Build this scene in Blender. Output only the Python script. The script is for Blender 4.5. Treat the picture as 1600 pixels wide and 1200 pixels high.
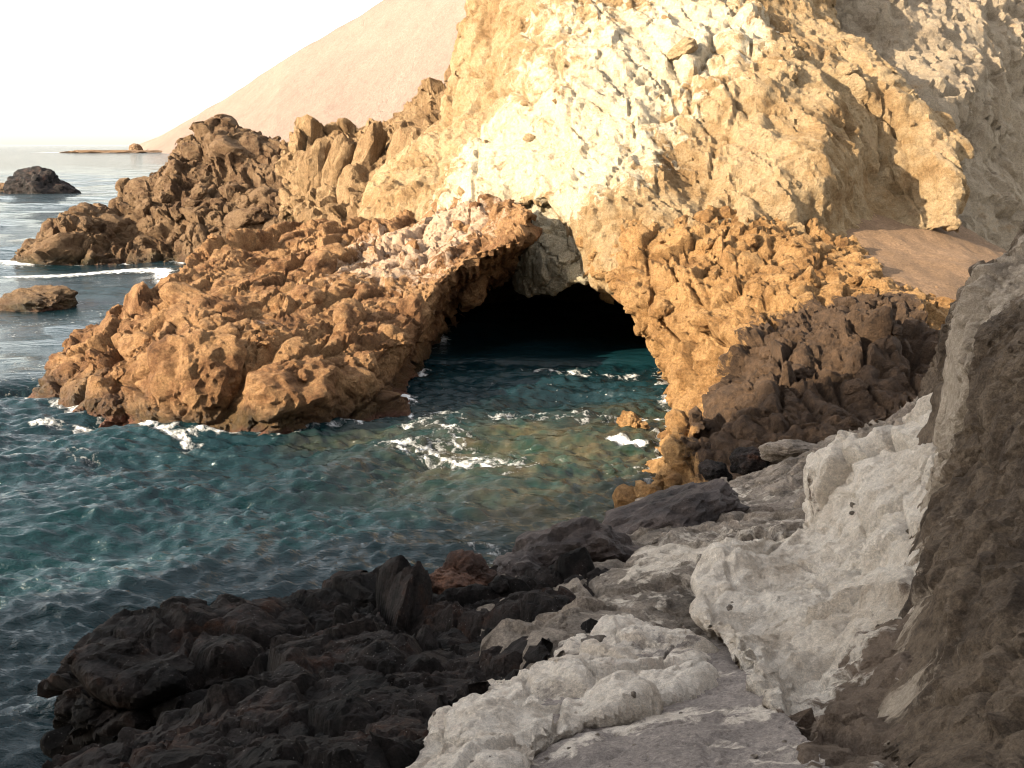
import bpy, bmesh, math, random, time
import numpy as np
from mathutils import Vector, Matrix
from mathutils.bvhtree import BVHTree

T0 = time.time()
for o in list(bpy.data.objects):
    bpy.data.objects.remove(o)
sc = bpy.context.scene
COL = sc.collection

# ------------------------------------------------------------------ camera
H = 9.0                      # eye height above the water
PITCH = math.radians(13.57)
FPX = 1550.0                 # focal length in pixels of the 1600 px wide photograph
cam_d = bpy.data.cameras.new('camera')
cam_d.sensor_width = 36.0
cam_d.lens = 36.0 * FPX / 1600.0
cam_d.clip_start = 0.05
cam_d.clip_end = 60000
cam = bpy.data.objects.new('camera', cam_d)
COL.objects.link(cam)
cam.location = (0, 0, H)
cam.rotation_euler = (math.pi / 2 - PITCH, 0, 0)
sc.camera = cam

# ------------------------------------------------------------------ light
SUN_EL = math.radians(21)
SUN_AZ = math.radians(118)    # clockwise from +Y seen from below: measured towards -X
to_sun = Vector((-math.sin(SUN_AZ) * math.cos(SUN_EL), math.cos(SUN_AZ) * math.cos(SUN_EL), math.sin(SUN_EL)))
world = bpy.data.worlds.new('World')
sc.world = world
world.use_nodes = True
wn = world.node_tree
wn.nodes.clear()
w_out = wn.nodes.new('ShaderNodeOutputWorld')
w_bg = wn.nodes.new('ShaderNodeBackground')
w_sky = wn.nodes.new('ShaderNodeTexSky')
w_sky.sky_type = 'NISHITA'
w_sky.sun_disc = False
w_sky.sun_elevation = SUN_EL
w_sky.sun_rotation = -SUN_AZ
w_sky.altitude = 0
w_sky.air_density = 1.0
w_sky.dust_density = 1.6
w_sky.ozone_density = 0.4
w_bg.inputs['Strength'].default_value = 0.15
w_hs = wn.nodes.new('ShaderNodeHueSaturation')       # thin sea haze: a whiter sky than the clear-air model
w_hs.inputs['Saturation'].default_value = 0.45
wn.links.new(w_sky.outputs[0], w_hs.inputs['Color'])
w_hz = wn.nodes.new('ShaderNodeMix'); w_hz.data_type = 'RGBA'; w_hz.blend_type = 'ADD'
w_hz.inputs[0].default_value = 1.0
w_hz.inputs[7].default_value = (1.0, 0.85, 0.64, 1)      # even veil of warm haze over the whole sky
wn.links.new(w_hs.outputs[0], w_hz.inputs[6])
wn.links.new(w_hz.outputs[2], w_bg.inputs[0])
wn.links.new(w_bg.outputs[0], w_out.inputs[0])

sun_d = bpy.data.lights.new('sun', 'SUN')
sun_d.energy = 5.0
sun_d.angle = math.radians(0.53)
sun_d.color = (1.0, 0.83, 0.60)
sun = bpy.data.objects.new('sun', sun_d)
COL.objects.link(sun)
sun.rotation_euler = to_sun.to_track_quat('Z', 'Y').to_euler()

sc.view_settings.view_transform = 'Standard'
sc.view_settings.look = 'None'
sc.view_settings.gamma = 1.0
sc.view_settings.use_curve_mapping = False
sc.view_settings.exposure = 1.6
sc.cycles.filter_width = 1.15

# ------------------------------------------------------------------ geometry of the place
CP, SP = math.cos(PITCH), math.sin(PITCH)

def at(px, py, Y):
    """the point seen at a pixel of the photograph and standing Y metres out from the camera"""
    px = np.asarray(px, float); py = np.asarray(py, float); Y = np.asarray(Y, float)
    v = (600.0 - py) / FPX
    t = Y / (CP + v * SP)
    return np.stack([t * (px - 800.0) / FPX, Y + 0 * px, H + t * (-SP + v * CP)], -1)

def shore(px, py):
    """the point of the water surface seen at a pixel"""
    v = (600.0 - py) / FPX
    t = H / (SP - v * CP)
    return np.array([t * (px - 800.0) / FPX, t * (CP + v * SP), 0.0])

# ------------------------------------------------------------------ noise
def _hash(ix, iy, iz, seed):
    h = (ix * 73856093) ^ (iy * 19349663) ^ (iz * 83492791) ^ (seed * 2654435761 & 0x7fffffff)
    h = h.astype(np.uint32)
    h ^= h >> np.uint32(16); h *= np.uint32(0x7feb352d)
    h ^= h >> np.uint32(15); h *= np.uint32(0x846ca68b)
    h ^= h >> np.uint32(16)
    return h

def perlin(P, seed=0):
    P = P.astype(np.float32)
    F = np.floor(P); f = P - F
    I = F.astype(np.int64)
    u = f * f * f * (f * (f * 6 - 15) + 10)
    res = None
    vals = []
    for dx in (0, 1):
        for dy in (0, 1):
            for dz in (0, 1):
                h = _hash(I[:, 0] + dx, I[:, 1] + dy, I[:, 2] + dz, seed)
                gx = (h & np.uint32(255)).astype(np.float32) / 127.5 - 1
                gy = ((h >> np.uint32(8)) & np.uint32(255)).astype(np.float32) / 127.5 - 1
                gz = ((h >> np.uint32(16)) & np.uint32(255)).astype(np.float32) / 127.5 - 1
                vals.append(gx * (f[:, 0] - dx) + gy * (f[:, 1] - dy) + gz * (f[:, 2] - dz))
    ux, uy, uz = u[:, 0], u[:, 1], u[:, 2]
    def L(a, b, t): return a + (b - a) * t
    x00 = L(vals[0], vals[4], ux); x01 = L(vals[1], vals[5], ux)
    x10 = L(vals[2], vals[6], ux); x11 = L(vals[3], vals[7], ux)
    return L(L(x00, x10, uy), L(x01, x11, uy), uz)

def fbm(P, octaves=4, seed=0, ridged=False, gain=0.5):
    a, s, out = 1.0, 1.0, 0
    for k in range(octaves):
        n = perlin(P * s + 17.3 * k, seed + k)
        if ridged: n = 0.5 - np.abs(n) * 1.6
        out = out + a * n
        a *= gain; s *= 2.03
    return out

def worley(P, seed=0, tilt=False):
    if tilt:
        rel = np.zeros((len(P), 3), np.float32); hs = np.zeros(len(P), np.uint32)
    P = P.astype(np.float32)
    F = np.floor(P); I = F.astype(np.int64); f = P - F
    f1 = np.full(len(P), 9.0, np.float32); f2 = f1.copy(); idv = np.zeros(len(P), np.float32)
    for dx in (-1, 0, 1):
        for dy in (-1, 0, 1):
            for dz in (-1, 0, 1):
                h = _hash(I[:, 0] + dx, I[:, 1] + dy, I[:, 2] + dz, seed)
                jx = (h & np.uint32(1023)).astype(np.float32) / 1023
                jy = ((h >> np.uint32(10)) & np.uint32(1023)).astype(np.float32) / 1023
                jz = ((h >> np.uint32(20)) & np.uint32(1023)).astype(np.float32) / 1023
                d = (dx + jx - f[:, 0]) ** 2 + (dy + jy - f[:, 1]) ** 2 + (dz + jz - f[:, 2]) ** 2
                c = d < f1
                if tilt:
                    for q, (jj, dd) in enumerate(((jx, dx), (jy, dy), (jz, dz))):
                        rel[:, q] = np.where(c, f[:, q] - dd - jj, rel[:, q])
                    hs = np.where(c, h, hs)
                f2 = np.where(c, f1, np.minimum(f2, d))
                idv = np.where(c, jx, idv)
                f1 = np.where(c, d, f1)
    if tilt:
        hs = hs * np.uint32(2654435761); hs ^= hs >> np.uint32(15)
        g = np.stack([((hs >> np.uint32(sft)) & np.uint32(255)).astype(np.float32) / 127.5 - 1 for sft in (0, 8, 16)], -1)
        return np.sqrt(f1), np.sqrt(f2), idv, (g * rel).sum(1)
    return np.sqrt(f1), np.sqrt(f2), idv

def warp(P, amt, scale, seed):
    if amt == 0: return P
    Q = P / scale
    return P + amt * np.stack([perlin(Q + 3.1, seed), perlin(Q + 31.7, seed + 1), perlin(Q + 77.7, seed + 2)], -1)

def relief(P, layers, seed=0):
    """height of the rock relief at points P; a layer is (kind, size in m, height in m, stretch)"""
    d = np.zeros(len(P), np.float32)
    for k, lay in enumerate(layers):
        kind, size, amp = lay[:3]
        st = np.array(lay[3] if len(lay) > 3 else (1, 1, 1), np.float32)
        rot = lay[4] if len(lay) > 4 else None
        Q = P
        if rot is not None:
            Q = P @ np.array(Matrix.Rotation(rot[0], 3, rot[1])).T
        sd = seed + 11 * k
        if kind == 'fbm':
            d += amp * fbm(Q / (size * st), 4, sd)
        elif kind == 'ridge':
            d += amp * fbm(Q / (size * st), 4, sd, True)
        elif kind == 'pillow':       # rounded lumps with deep joints between
            W = warp(Q, size * 0.5, size * 1.1, sd + 5)
            f1, f2, _ = worley(W / (size * st), sd)
            d += amp * (np.sqrt(np.clip(f2 - f1, 0, 0.7) / 0.7) - 0.6)
        elif kind == 'block':        # angular blocks: each cell stands out by its own amount, cracks between
            W = warp(Q, size * 0.35, size * 1.3, sd + 5)
            f1, f2, i = worley(W / (size * st), sd)
            d += amp * ((i - 0.5) * 1.3 - 0.9 * np.clip(1 - (f2 - f1) / 0.12, 0, 1))
        elif kind == 'facet':        # broken faces: every cell is a plane with its own tilt and step
            W = warp(Q, size * 0.10, size * 1.2, sd + 5)
            f1, f2, i, tl = worley(W / (size * st), sd, True)
            e = np.clip((f2 - f1) / 0.08, 0, 1)
            win = np.clip((f2 - f1) / 0.16, 0, 1)
            x = ((i - 0.5) * 0.9 + 1.25 * tl) * (0.3 + 0.7 * win) - 0.9 * (1 - e)
            mod = np.clip(0.75 + 1.3 * perlin(Q / (size * 3.3), sd + 9), 0.15, 1.3)
            d += amp * x * mod
        elif kind == 'pits':
            f1, f2, i = worley(warp(Q, size * 0.3, size, sd) / (size * st), sd)
            d -= amp * np.clip(1 - f1 / 0.38, 0, 1) * (i > 0.45)
    return d

# ------------------------------------------------------------------ mesh helpers
def vnormals(me):
    n = np.empty(len(me.vertices) * 3, np.float32)
    me.vertex_normals.foreach_get('vector', n)
    return n.reshape(-1, 3)

def vcoords(me):
    v = np.empty(len(me.vertices) * 3, np.float32)
    me.vertices.foreach_get('co', v)
    return v.reshape(-1, 3)

def set_coords(me, V):
    me.vertices.foreach_set('co', V.astype(np.float32).ravel()); me.update()

def smooth(me, on=True):
    me.polygons.foreach_set('use_smooth', np.full(len(me.polygons), on))

def set_attr(me, name, val):
    a = me.attributes.new(name, 'FLOAT', 'POINT')
    a.data.foreach_set('value', np.asarray(val, np.float32))

def raw_mesh(name, V, F):
    me = bpy.data.meshes.new(name)
    V = np.asarray(V, np.float32); F = np.asarray(F, np.int32)
    n = F.shape[1]
    me.vertices.add(len(V)); me.vertices.foreach_set('co', V.ravel())
    me.loops.add(F.size); me.loops.foreach_set('vertex_index', F.ravel())
    me.polygons.add(len(F)); me.polygons.foreach_set('loop_start', np.arange(0, F.size, n, dtype=np.int32))
    me.update(calc_edges=True); me.validate()
    return me

def link(name, me, mat=None, parent=None):
    o = bpy.data.objects.new(name, me)
    COL.objects.link(o)
    if mat is not None:
        me.materials.clear(); me.materials.append(mat)
    if parent is not None: o.parent = parent
    return o

def tag(o, label=None, cat=None, group=None, kind=None):
    if label: o['label'] = label
    if cat: o['category'] = cat
    if group: o['group'] = group
    if kind: o['kind'] = kind
    return o

def tps(cp, cy, smoothing=0.5):
    """thin-plate interpolation of the values cy given at the 2-D points cp"""
    cp = cp / 100.0
    n = len(cp)
    def K(a, b):
        r2 = ((a[:, None, :] - b[None, :, :]) ** 2).sum(-1)
        return 0.5 * r2 * np.log(r2 + 1e-9)
    A = np.zeros((n + 3, n + 3))
    A[:n, :n] = K(cp, cp) + smoothing * 0.02 * np.eye(n)
    A[:n, n:] = np.c_[np.ones(n), cp]; A[n:, :n] = A[:n, n:].T
    w = np.linalg.solve(A, np.r_[cy, 0, 0, 0])
    def ev(p):
        p = p / 100.0
        return K(p, cp) @ w[:n] + np.c_[np.ones(len(p)), p] @ w[n:]
    return ev

def inside(poly, p):
    x, y = p[:, 0], p[:, 1]
    res = np.zeros(len(p), bool)
    n = len(poly)
    for i in range(n):
        x1, y1 = poly[i]; x2, y2 = poly[(i + 1) % n]
        c = (y1 > y) != (y2 > y)
        with np.errstate(divide='ignore', invalid='ignore'):
            res ^= c & (x < (x2 - x1) * (y - y1) / (y2 - y1 + 1e-12) + x1)
    return res

def edge_dist(poly, p):
    d = np.full(len(p), 1e9)
    n = len(poly)
    for i in range(n):
        a = np.array(poly[i], float); b = np.array(poly[(i + 1) % n], float)
        ab = b - a
        t = np.clip(((p - a) @ ab) / (ab @ ab + 1e-9), 0, 1)
        d = np.minimum(d, np.hypot(*(p - a - t[:, None] * ab).T))
    return d

def slab(outline, inner, step, back, roll=0, rolly=1.5):
    """closed solid whose front runs through the surveyed points and whose back lies 'back' metres behind"""
    pts = np.array(outline + inner, float)
    ev = tps(pts[:, :2], np.log(pts[:, 2]))
    poly = [(p[0], p[1]) for p in outline]
    pa = np.array(poly, float)
    x0, y0 = pa.min(0) - step; x1, y1 = pa.max(0) + step
    nx = int((x1 - x0) / step) + 1; ny = int((y1 - y0) / step) + 1
    gx, gy = np.meshgrid(x0 + step * np.arange(nx), y0 + step * np.arange(ny))
    G = np.c_[gx.ravel(), gy.ravel()]
    cen = np.c_[(gx[:-1, :-1] + step / 2).ravel(), (gy[:-1, :-1] + step / 2).ravel()]
    keep = inside(poly, cen).reshape(ny - 1, nx - 1)
    idx = np.arange(nx * ny).reshape(ny, nx)
    J, I = np.nonzero(keep)
    quads = np.c_[idx[J, I], idx[J + 1, I], idx[J + 1, I + 1], idx[J, I + 1]]
    used = np.unique(quads)
    mp = -np.ones(nx * ny, int); mp[used] = np.arange(len(used))
    quads = mp[quads]
    P = G[used]
    Y = np.exp(ev(P))
    if roll:
        e = edge_dist(poly, P)
        k = np.clip(1 - e / roll, 0, 1)
        Y = Y + rolly * (1 - np.sqrt(np.clip(1 - k * k, 0, 1)))
    A = at(P[:, 0], P[:, 1], Y)
    B = A + np.array(back)
    n = len(A)
    faces = [quads, quads[:, ::-1] + n]
    # the rim
    ed = {}
    for q in quads:
        for a, b in ((q[0], q[1]), (q[1], q[2]), (q[2], q[3]), (q[3], q[0])):
            if (b, a) in ed: del ed[(b, a)]
            else: ed[(a, b)] = 1
    e = np.array(list(ed.keys()))
    faces.append(np.c_[e[:, 1], e[:, 0], e[:, 0] + n, e[:, 1] + n])
    return np.r_[A, B], np.concatenate(faces)

def remeshed(name, parts, voxel):
    """join closed solids and grow one even skin round them"""
    V, F, off = [], [], 0
    for v, f in parts:
        f = np.asarray(f)
        tri = np.concatenate([f[:, [0, 1, 2]], f[:, [0, 2, 3]]])
        tri = tri[(tri[:, 0] != tri[:, 1]) & (tri[:, 1] != tri[:, 2]) & (tri[:, 0] != tri[:, 2])]
        V.append(v); F.append(tri + off); off += len(v)
    me = raw_mesh('solid', np.concatenate(V), np.concatenate(F))
    o = bpy.data.objects.new('solid', me); COL.objects.link(o)
    m = o.modifiers.new('r', 'REMESH'); m.mode = 'VOXEL'; m.voxel_size = voxel; m.adaptivity = 0
    dg = bpy.context.evaluated_depsgraph_get(); dg.update()
    out = bpy.data.meshes.new_from_object(o.evaluated_get(dg))
    bpy.data.objects.remove(o); bpy.data.meshes.remove(me)
    out.name = name
    return out

def cull(me, mask):
    """drop the vertices that no eye could reach (deep inside the ground or under the sea)"""
    bm = bmesh.new(); bm.from_mesh(me); bm.verts.ensure_lookup_table()
    bmesh.ops.delete(bm, geom=[bm.verts[i] for i in np.nonzero(mask)[0]], context='VERTS')
    bm.to_mesh(me); bm.free()

def hidden_side(V, N):
    d = np.array([0, 0, H]) - V
    d /= np.linalg.norm(d, axis=1)[:, None]
    return (d * N).sum(1) < -0.30

def ball(c, r, n=16):
    """ellipsoid solid (quads) for swelling a rock mass"""
    c = np.asarray(c, float); r = np.broadcast_to(np.asarray(r, float), 3)
    bm = bmesh.new(); bmesh.ops.create_icosphere(bm, subdivisions=3, radius=1)
    V = np.array([v.co[:] for v in bm.verts]) * r + c
    F = np.array([[v.index for v in f.verts] for f in bm.faces]); F = np.c_[F, F[:, 2]]
    bm.free()
    return V, F

# ------------------------------------------------------------------ materials
def nt(name):
    m = bpy.data.materials.new(name); m.use_nodes = True
    t = m.node_tree; t.nodes.clear()
    out = t.nodes.new('ShaderNodeOutputMaterial')
    b = t.nodes.new('ShaderNodeBsdfPrincipled')
    t.links.new(b.outputs[0], out.inputs[0])
    return m, t, b

def node(t, kind, **kw):
    n = t.nodes.new(kind)
    for k, v in kw.items():
        if k in n.inputs.keys(): n.inputs[k].default_value = v
        else: setattr(n, k, v)
    return n

def ramp(t, src, stops):
    r = t.nodes.new('ShaderNodeValToRGB')
    el = r.color_ramp.elements
    while len(el) > 1: el.remove(el[-1])
    for k, (p, c) in enumerate(stops):
        e = el[0] if k == 0 else el.new(p)
        e.position = p
        e.color = (*c, 1) if not np.isscalar(c) else (c, c, c, 1)
    t.links.new(src, r.inputs[0])
    return r.outputs[0]

def mixc(t, fac, a, b, mode='MIX'):
    m = t.nodes.new('ShaderNodeMix'); m.data_type = 'RGBA'; m.blend_type = mode
    if np.isscalar(fac): m.inputs[0].default_value = fac
    else: t.links.new(fac, m.inputs[0])
    for k, v in ((6, a), (7, b)):
        if isinstance(v, tuple): m.inputs[k].default_value = (*v, 1)
        else: t.links.new(v, m.inputs[k])
    return m.outputs[2]

def math_(t, op, a, b=None, clamp=False):
    m = t.nodes.new('ShaderNodeMath'); m.operation = op; m.use_clamp = clamp
    for k, v in ((0, a), (1, b)):
        if v is None: continue
        if np.isscalar(v): m.inputs[k].default_value = v
        else: t.links.new(v, m.inputs[k])
    return m.outputs[0]

def rock_mat(name, cols, size=1.0, bump=0.35, crust=None, crust_cols=None, tide=False, speck=None, stretch=(1, 1, 1),
             rough=0.92, fine=1.0, grain=(0.5, 1.4), spec=0.25):
    """weathered rock: cols = 3 or 4 colours mixed by noise of the given size, optional crust driven by the 'crust'
    attribute, optional tide band near the water"""
    m, t, b = nt(name)
    geo = t.nodes.new('ShaderNodeNewGeometry')
    mp = node(t, 'ShaderNodeMapping'); mp.inputs['Scale'].default_value = stretch
    t.links.new(geo.outputs['Position'], mp.inputs['Vector'])
    pos = mp.outputs[0]
    def noise(scale, detail=6, rough=0.6, dist=0.0):
        n = node(t, 'ShaderNodeTexNoise', Scale=scale, Detail=detail, Roughness=rough, Distortion=dist)
        t.links.new(pos, n.inputs['Vector']); return n.outputs['Fac']
    n1 = noise(0.55 / size, 5, 0.62, 0.4)
    n2 = noise(2.6 / size, 6, 0.7)
    n3 = noise(14 / size, 4, 0.75)
    a = math_(t, 'ADD', math_(t, 'MULTIPLY', n1, 0.62), math_(t, 'MULTIPLY', n2, 0.38))
    k = len(cols)
    stops = [(0.34 + 0.32 * i / (k - 1), c) for i, c in enumerate(cols)]
    c = ramp(t, a, stops)
    g = ramp(t, n3, [(0.28, grain[0]), (0.72, grain[1])])
    c = mixc(t, 1.0, c, g, 'MULTIPLY')
    n4 = noise(48 / size, 3, 0.8)
    g4 = ramp(t, n4, [(0.3, 0.72), (0.7, 1.26)])
    c = mixc(t, 1.0, c, g4, 'MULTIPLY')
    if speck:
        v = node(t, 'ShaderNodeTexVoronoi', Scale=16.0 / size); t.links.new(pos, v.inputs['Vector'])
        s = ramp(t, v.outputs['Distance'], [(0.07, 1.0), (0.16, 0.0)])
        s2 = ramp(t, noise(1.3 / size, 4), [(0.52, 0.0), (0.62, 1.0)])
        c = mixc(t, math_(t, 'MULTIPLY', s, s2), c, speck)
    if crust is not None:
        at_ = node(t, 'ShaderNodeAttribute', attribute_name='crust')
        cn = math_(t, 'ADD', math_(t, 'MULTIPLY', noise(1.7 / size, 7, 0.68, 0.6), 1.6), -0.8)
        cm = math_(t, 'ADD', at_.outputs['Fac'], cn)
        cm = ramp(t, cm, [(0.42, 0.0), (0.58, 1.0)])
        cc = ramp(t, noise(3.2 / size, 6, 0.7), [(0.32, crust_cols[0]), (0.66, crust_cols[1])])
        cc = mixc(t, 1.0, cc, ramp(t, n3, [(0.3, 0.75), (0.65, 1.12)]), 'MULTIPLY')
        cc = mixc(t, 1.0, cc, g4, 'MULTIPLY')
        c = mixc(t, cm, c, cc)
    if tide:
        sx = t.nodes.new('ShaderNodeSeparateXYZ'); t.links.new(geo.outputs['Position'], sx.inputs[0])
        zz = math_(t, 'ADD', sx.outputs['Z'], math_(t, 'MULTIPLY', noise(0.9, 5, 0.6), -1.3))
        al = ramp(t, math_(t, 'MULTIPLY', math_(t, 'ADD', zz, 1.0), 0.5), [(0.34, 1.0), (0.68, 0.0)])
        ac = ramp(t, noise(0.35, 3), [(0.42, (0.036, 0.034, 0.014)), (0.58, (0.085, 0.048, 0.026))])
        c = mixc(t, math_(t, 'MULTIPLY', al, 0.75), c, ac)
        pk = ramp(t, math_(t, 'MULTIPLY', math_(t, 'ADD', zz, 1.0), 0.5), [(0.08, 1.0), (0.2, 0.0)])
        c = mixc(t, math_(t, 'MULTIPLY', pk, 0.6), c, (0.22, 0.10, 0.075))
        rr = ramp(t, al, [(0.0, rough), (1.0, 0.42)])
        t.links.new(rr, b.inputs['Roughness'])
    else:
        b.inputs['Roughness'].default_value = rough
    t.links.new(c, b.inputs['Base Color'])
    b.inputs['Specular IOR Level'].default_value = spec
    # relief too fine for the mesh
    v2 = node(t, 'ShaderNodeTexVoronoi', feature='DISTANCE_TO_EDGE', Scale=3.0 * fine / size)
    wv = node(t, 'ShaderNodeVectorMath', operation='ADD')
    nn = node(t, 'ShaderNodeTexNoise', Scale=4.0 * fine / size, Detail=3.0)
    t.links.new(pos, nn.inputs['Vector'])
    t.links.new(pos, wv.inputs[0])
    sc_ = node(t, 'ShaderNodeVectorMath', operation='SCALE'); sc_.inputs['Scale'].default_value = 0.25 * size / fine
    t.links.new(nn.outputs['Color'], sc_.inputs[0]); t.links.new(sc_.outputs[0], wv.inputs[1])
    t.links.new(wv.outputs[0], v2.inputs['Vector'])
    cr = ramp(t, v2.outputs['Distance'], [(0.0, 0.0), (0.07, 1.0)])
    hb = math_(t, 'ADD', math_(t, 'MULTIPLY', noise(5.0 * fine / size, 8, 0.72), 1.0), math_(t, 'MULTIPLY', math_(t, 'MULTIPLY', cr, ramp(t, n1, [(0.45, 0.0), (0.6, 1.0)])), 0.10))
    hb = math_(t, 'ADD', hb, math_(t, 'MULTIPLY', noise(26 * fine / size, 6, 0.8), 0.42))
    bp = node(t, 'ShaderNodeBump', Strength=1.0, Distance=1.9 * bump * size / fine)
    t.links.new(hb, bp.inputs['Height'])
    t.links.new(bp.outputs[0], b.inputs['Normal'])
    return m

M_head = rock_mat('brown_coast_rock', [(0.060, 0.029, 0.014), (0.215, 0.108, 0.048), (0.38, 0.222, 0.105), (0.285, 0.142, 0.058)],
                  1.0, 0.17, True, ((0.46, 0.31, 0.20), (0.60, 0.45, 0.33)), tide=True, grain=(0.55, 1.35))
M_prom = rock_mat('dark_brown_coast_rock', [(0.060, 0.032, 0.017), (0.135, 0.078, 0.040), (0.23, 0.148, 0.082), (0.17, 0.095, 0.045)],
                  1.1, 0.22, tide=True, grain=(0.5, 1.35))
M_cliff = rock_mat('pale_cliff_rock', [(0.22, 0.128, 0.056), (0.34, 0.222, 0.108), (0.44, 0.322, 0.185), (0.37, 0.25, 0.14)],
                  1.6, 0.13, True, ((0.52, 0.42, 0.28), (0.70, 0.61, 0.45)), grain=(0.66, 1.25))
M_back = rock_mat('back_cliff_rock', [(0.24, 0.182, 0.122), (0.30, 0.235, 0.162), (0.36, 0.29, 0.205), (0.32, 0.215, 0.12)], 1.6, 0.10, grain=(0.7, 1.2))
M_spire = rock_mat('yellow_spire_rock', [(0.14, 0.082, 0.040), (0.24, 0.150, 0.074), (0.32, 0.215, 0.115), (0.25, 0.14, 0.068)], 1.2, 0.16,
                   stretch=(1, 1, 0.6), grain=(0.6, 1.3))
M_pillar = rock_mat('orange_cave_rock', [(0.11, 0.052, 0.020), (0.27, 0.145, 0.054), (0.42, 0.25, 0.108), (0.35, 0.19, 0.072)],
                    1.0, 0.16, True, ((0.042, 0.027, 0.018), (0.125, 0.077, 0.046)), tide=False, grain=(0.55, 1.35))  # second tone is no crust: brown flank rock with its shade painted in
M_flank_shade = rock_mat('shade_toned_flank_rock', [(0.042, 0.027, 0.018), (0.125, 0.077, 0.046)], 1.0, 0.16)  # brown rock of the flank, its shade put into the colour
M_cave = rock_mat('cave_rock', [(0.06, 0.042, 0.030), (0.10, 0.072, 0.052), (0.17, 0.122, 0.09)], 1.2, 0.15)
M_roof = rock_mat('grey_green_rock', [(0.26, 0.215, 0.14), (0.40, 0.345, 0.24), (0.52, 0.46, 0.335), (0.46, 0.36, 0.20)], 0.9, 0.12)
M_black = rock_mat('black_basalt', [(0.004, 0.0035, 0.0035), (0.009, 0.008, 0.0075), (0.030, 0.024, 0.022), (0.058, 0.029, 0.019)],
                   0.55, 0.08, speck=(0.30, 0.28, 0.26), rough=0.7, spec=0.10)
M_dark = rock_mat('purple_grey_rock', [(0.020, 0.016, 0.015), (0.045, 0.035, 0.033), (0.090, 0.071, 0.064), (0.065, 0.045, 0.040)],
                  0.6, 0.07, speck=(0.34, 0.32, 0.30), rough=0.6, spec=0.25)
M_rust = rock_mat('rust_brown_rock', [(0.035, 0.022, 0.017), (0.075, 0.038, 0.026), (0.15, 0.072, 0.043), (0.085, 0.05, 0.036)],
                  0.5, 0.10, rough=0.7)
M_ledge = rock_mat('ledge_rock', [(0.080, 0.067, 0.056), (0.17, 0.142, 0.115), (0.30, 0.252, 0.205), (0.22, 0.177, 0.144)],
                   0.55, 0.08, True, ((0.44, 0.38, 0.31), (0.66, 0.59, 0.50)))
M_white = rock_mat('white_crust_rock', [(0.54, 0.445, 0.345), (0.72, 0.63, 0.525), (0.85, 0.77, 0.665), (0.80, 0.70, 0.585)],
                   0.5, 0.11, True, ((0.14, 0.102, 0.072), (0.24, 0.18, 0.135)), grain=(0.72, 1.2))
M_mound = rock_mat('white_mound_rock', [(0.54, 0.445, 0.35), (0.70, 0.61, 0.51), (0.84, 0.76, 0.66), (0.76, 0.65, 0.545)],
                   0.4, 0.11, True, ((0.26, 0.225, 0.20), (0.36, 0.315, 0.28)), grain=(0.70, 1.22))
M_wall = rock_mat('dark_wall_rock', [(0.045, 0.031, 0.021), (0.105, 0.076, 0.052), (0.20, 0.15, 0.105), (0.15, 0.112, 0.078)],
                  0.5, 0.10, True, ((0.34, 0.275, 0.205), (0.54, 0.455, 0.36)))
M_grit = rock_mat('grey_grit', [(0.15, 0.128, 0.114), (0.225, 0.194, 0.174), (0.31, 0.268, 0.238)], 0.35, 0.06, True,
                  ((0.42, 0.37, 0.31), (0.62, 0.55, 0.47)), fine=2.0)
M_sand = rock_mat('slope_sand', [(0.155, 0.096, 0.054), (0.19, 0.119, 0.069), (0.235, 0.15, 0.09)], 1.5, 0.03)
M_hill = rock_mat('desert_hill', [(0.160, 0.115, 0.090), (0.185, 0.135, 0.106), (0.212, 0.157, 0.125)], 60, 0.02, stretch=(1, 0.25, 0.7), grain=(0.85, 1.12))

# ------------------------------------------------------------------ rock masses
def blobs(V, spots):
    """soft spatial mask: spots = (px, py, Y, radius in m, weight)"""
    w = np.zeros(len(V), np.float32)
    for px, py, Y, r, k in spots:
        c = at(px, py, Y)
        d2 = ((V - c) ** 2).sum(1) / (r * r)
        w = w + k * np.exp(-d2)
    return w

MASS = {}
def mass(name, solids, voxel, layers, mat, seed=0, crust=None, drop=None, parent=None, smooth_shade=True, open_back=False, crease=26, calm=None):
    me = remeshed(name, solids, voxel)
    V = vcoords(me); N = vnormals(me)
    d = relief(V, layers, seed)
    if calm is not None: d *= calm(V)
    V2 = V + N * d[:, None]
    set_coords(me, V2)
    if crust is not None:
        set_attr(me, 'crust', crust(V2) if callable(crust) else np.full(len(V), crust))
    kill = np.zeros(len(V), bool)
    if drop is not None: kill |= drop(V2)
    if open_back: kill |= hidden_side(V, N)
    if kill.any(): cull(me, kill)
    smooth(me, smooth_shade)
    me.set_sharp_from_angle(angle=math.radians(crease))
    o = link(name, me, mat, parent)
    print('%-22s %8d verts  %.1fs' % (name, len(me.vertices), time.time() - T0))
    return o

# far promontory
prom_out = [(15, 430, 75), (24, 408, 75.5), (45, 388, 76), (75, 360, 78), (106, 346, 79), (108, 324, 80), (160, 315, 82), (190, 300, 83),
            (210, 285, 84), (235, 268, 85), (258, 252, 86), (266, 240, 87), (290, 224, 88), (345, 208, 88.5), (370, 214, 88), (400, 222, 87),
            (440, 226, 86), (470, 226, 85), (520, 240, 82), (565, 240, 78), (600, 260, 76), (600, 370, 70), (400, 430, 74), (300, 445, 75), (100, 440, 75)]
prom_in = [(200, 360, 80), (345, 228, 87), (345, 290, 83), (300, 350, 79), (450, 290, 81), (530, 330, 74), (140, 390, 77), (250, 405, 77), (250, 310, 82.5),
           (420, 350, 77)]
prom = mass('rocky_promontory', [slab(prom_out, prom_in, 6, (2, 9, -4), 26, 3)], 0.14,
            [('fbm', 6, 1.6), ('facet', 4.0, 0.8), ('facet', 1.9, 0.55), ('facet', 0.9, 0.26), ('facet', 0.45, 0.08), ('fbm', 0.5, 0.08)], M_prom, 5, open_back=True,
            drop=lambda V: V[:, 2] < -1.6)
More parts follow.
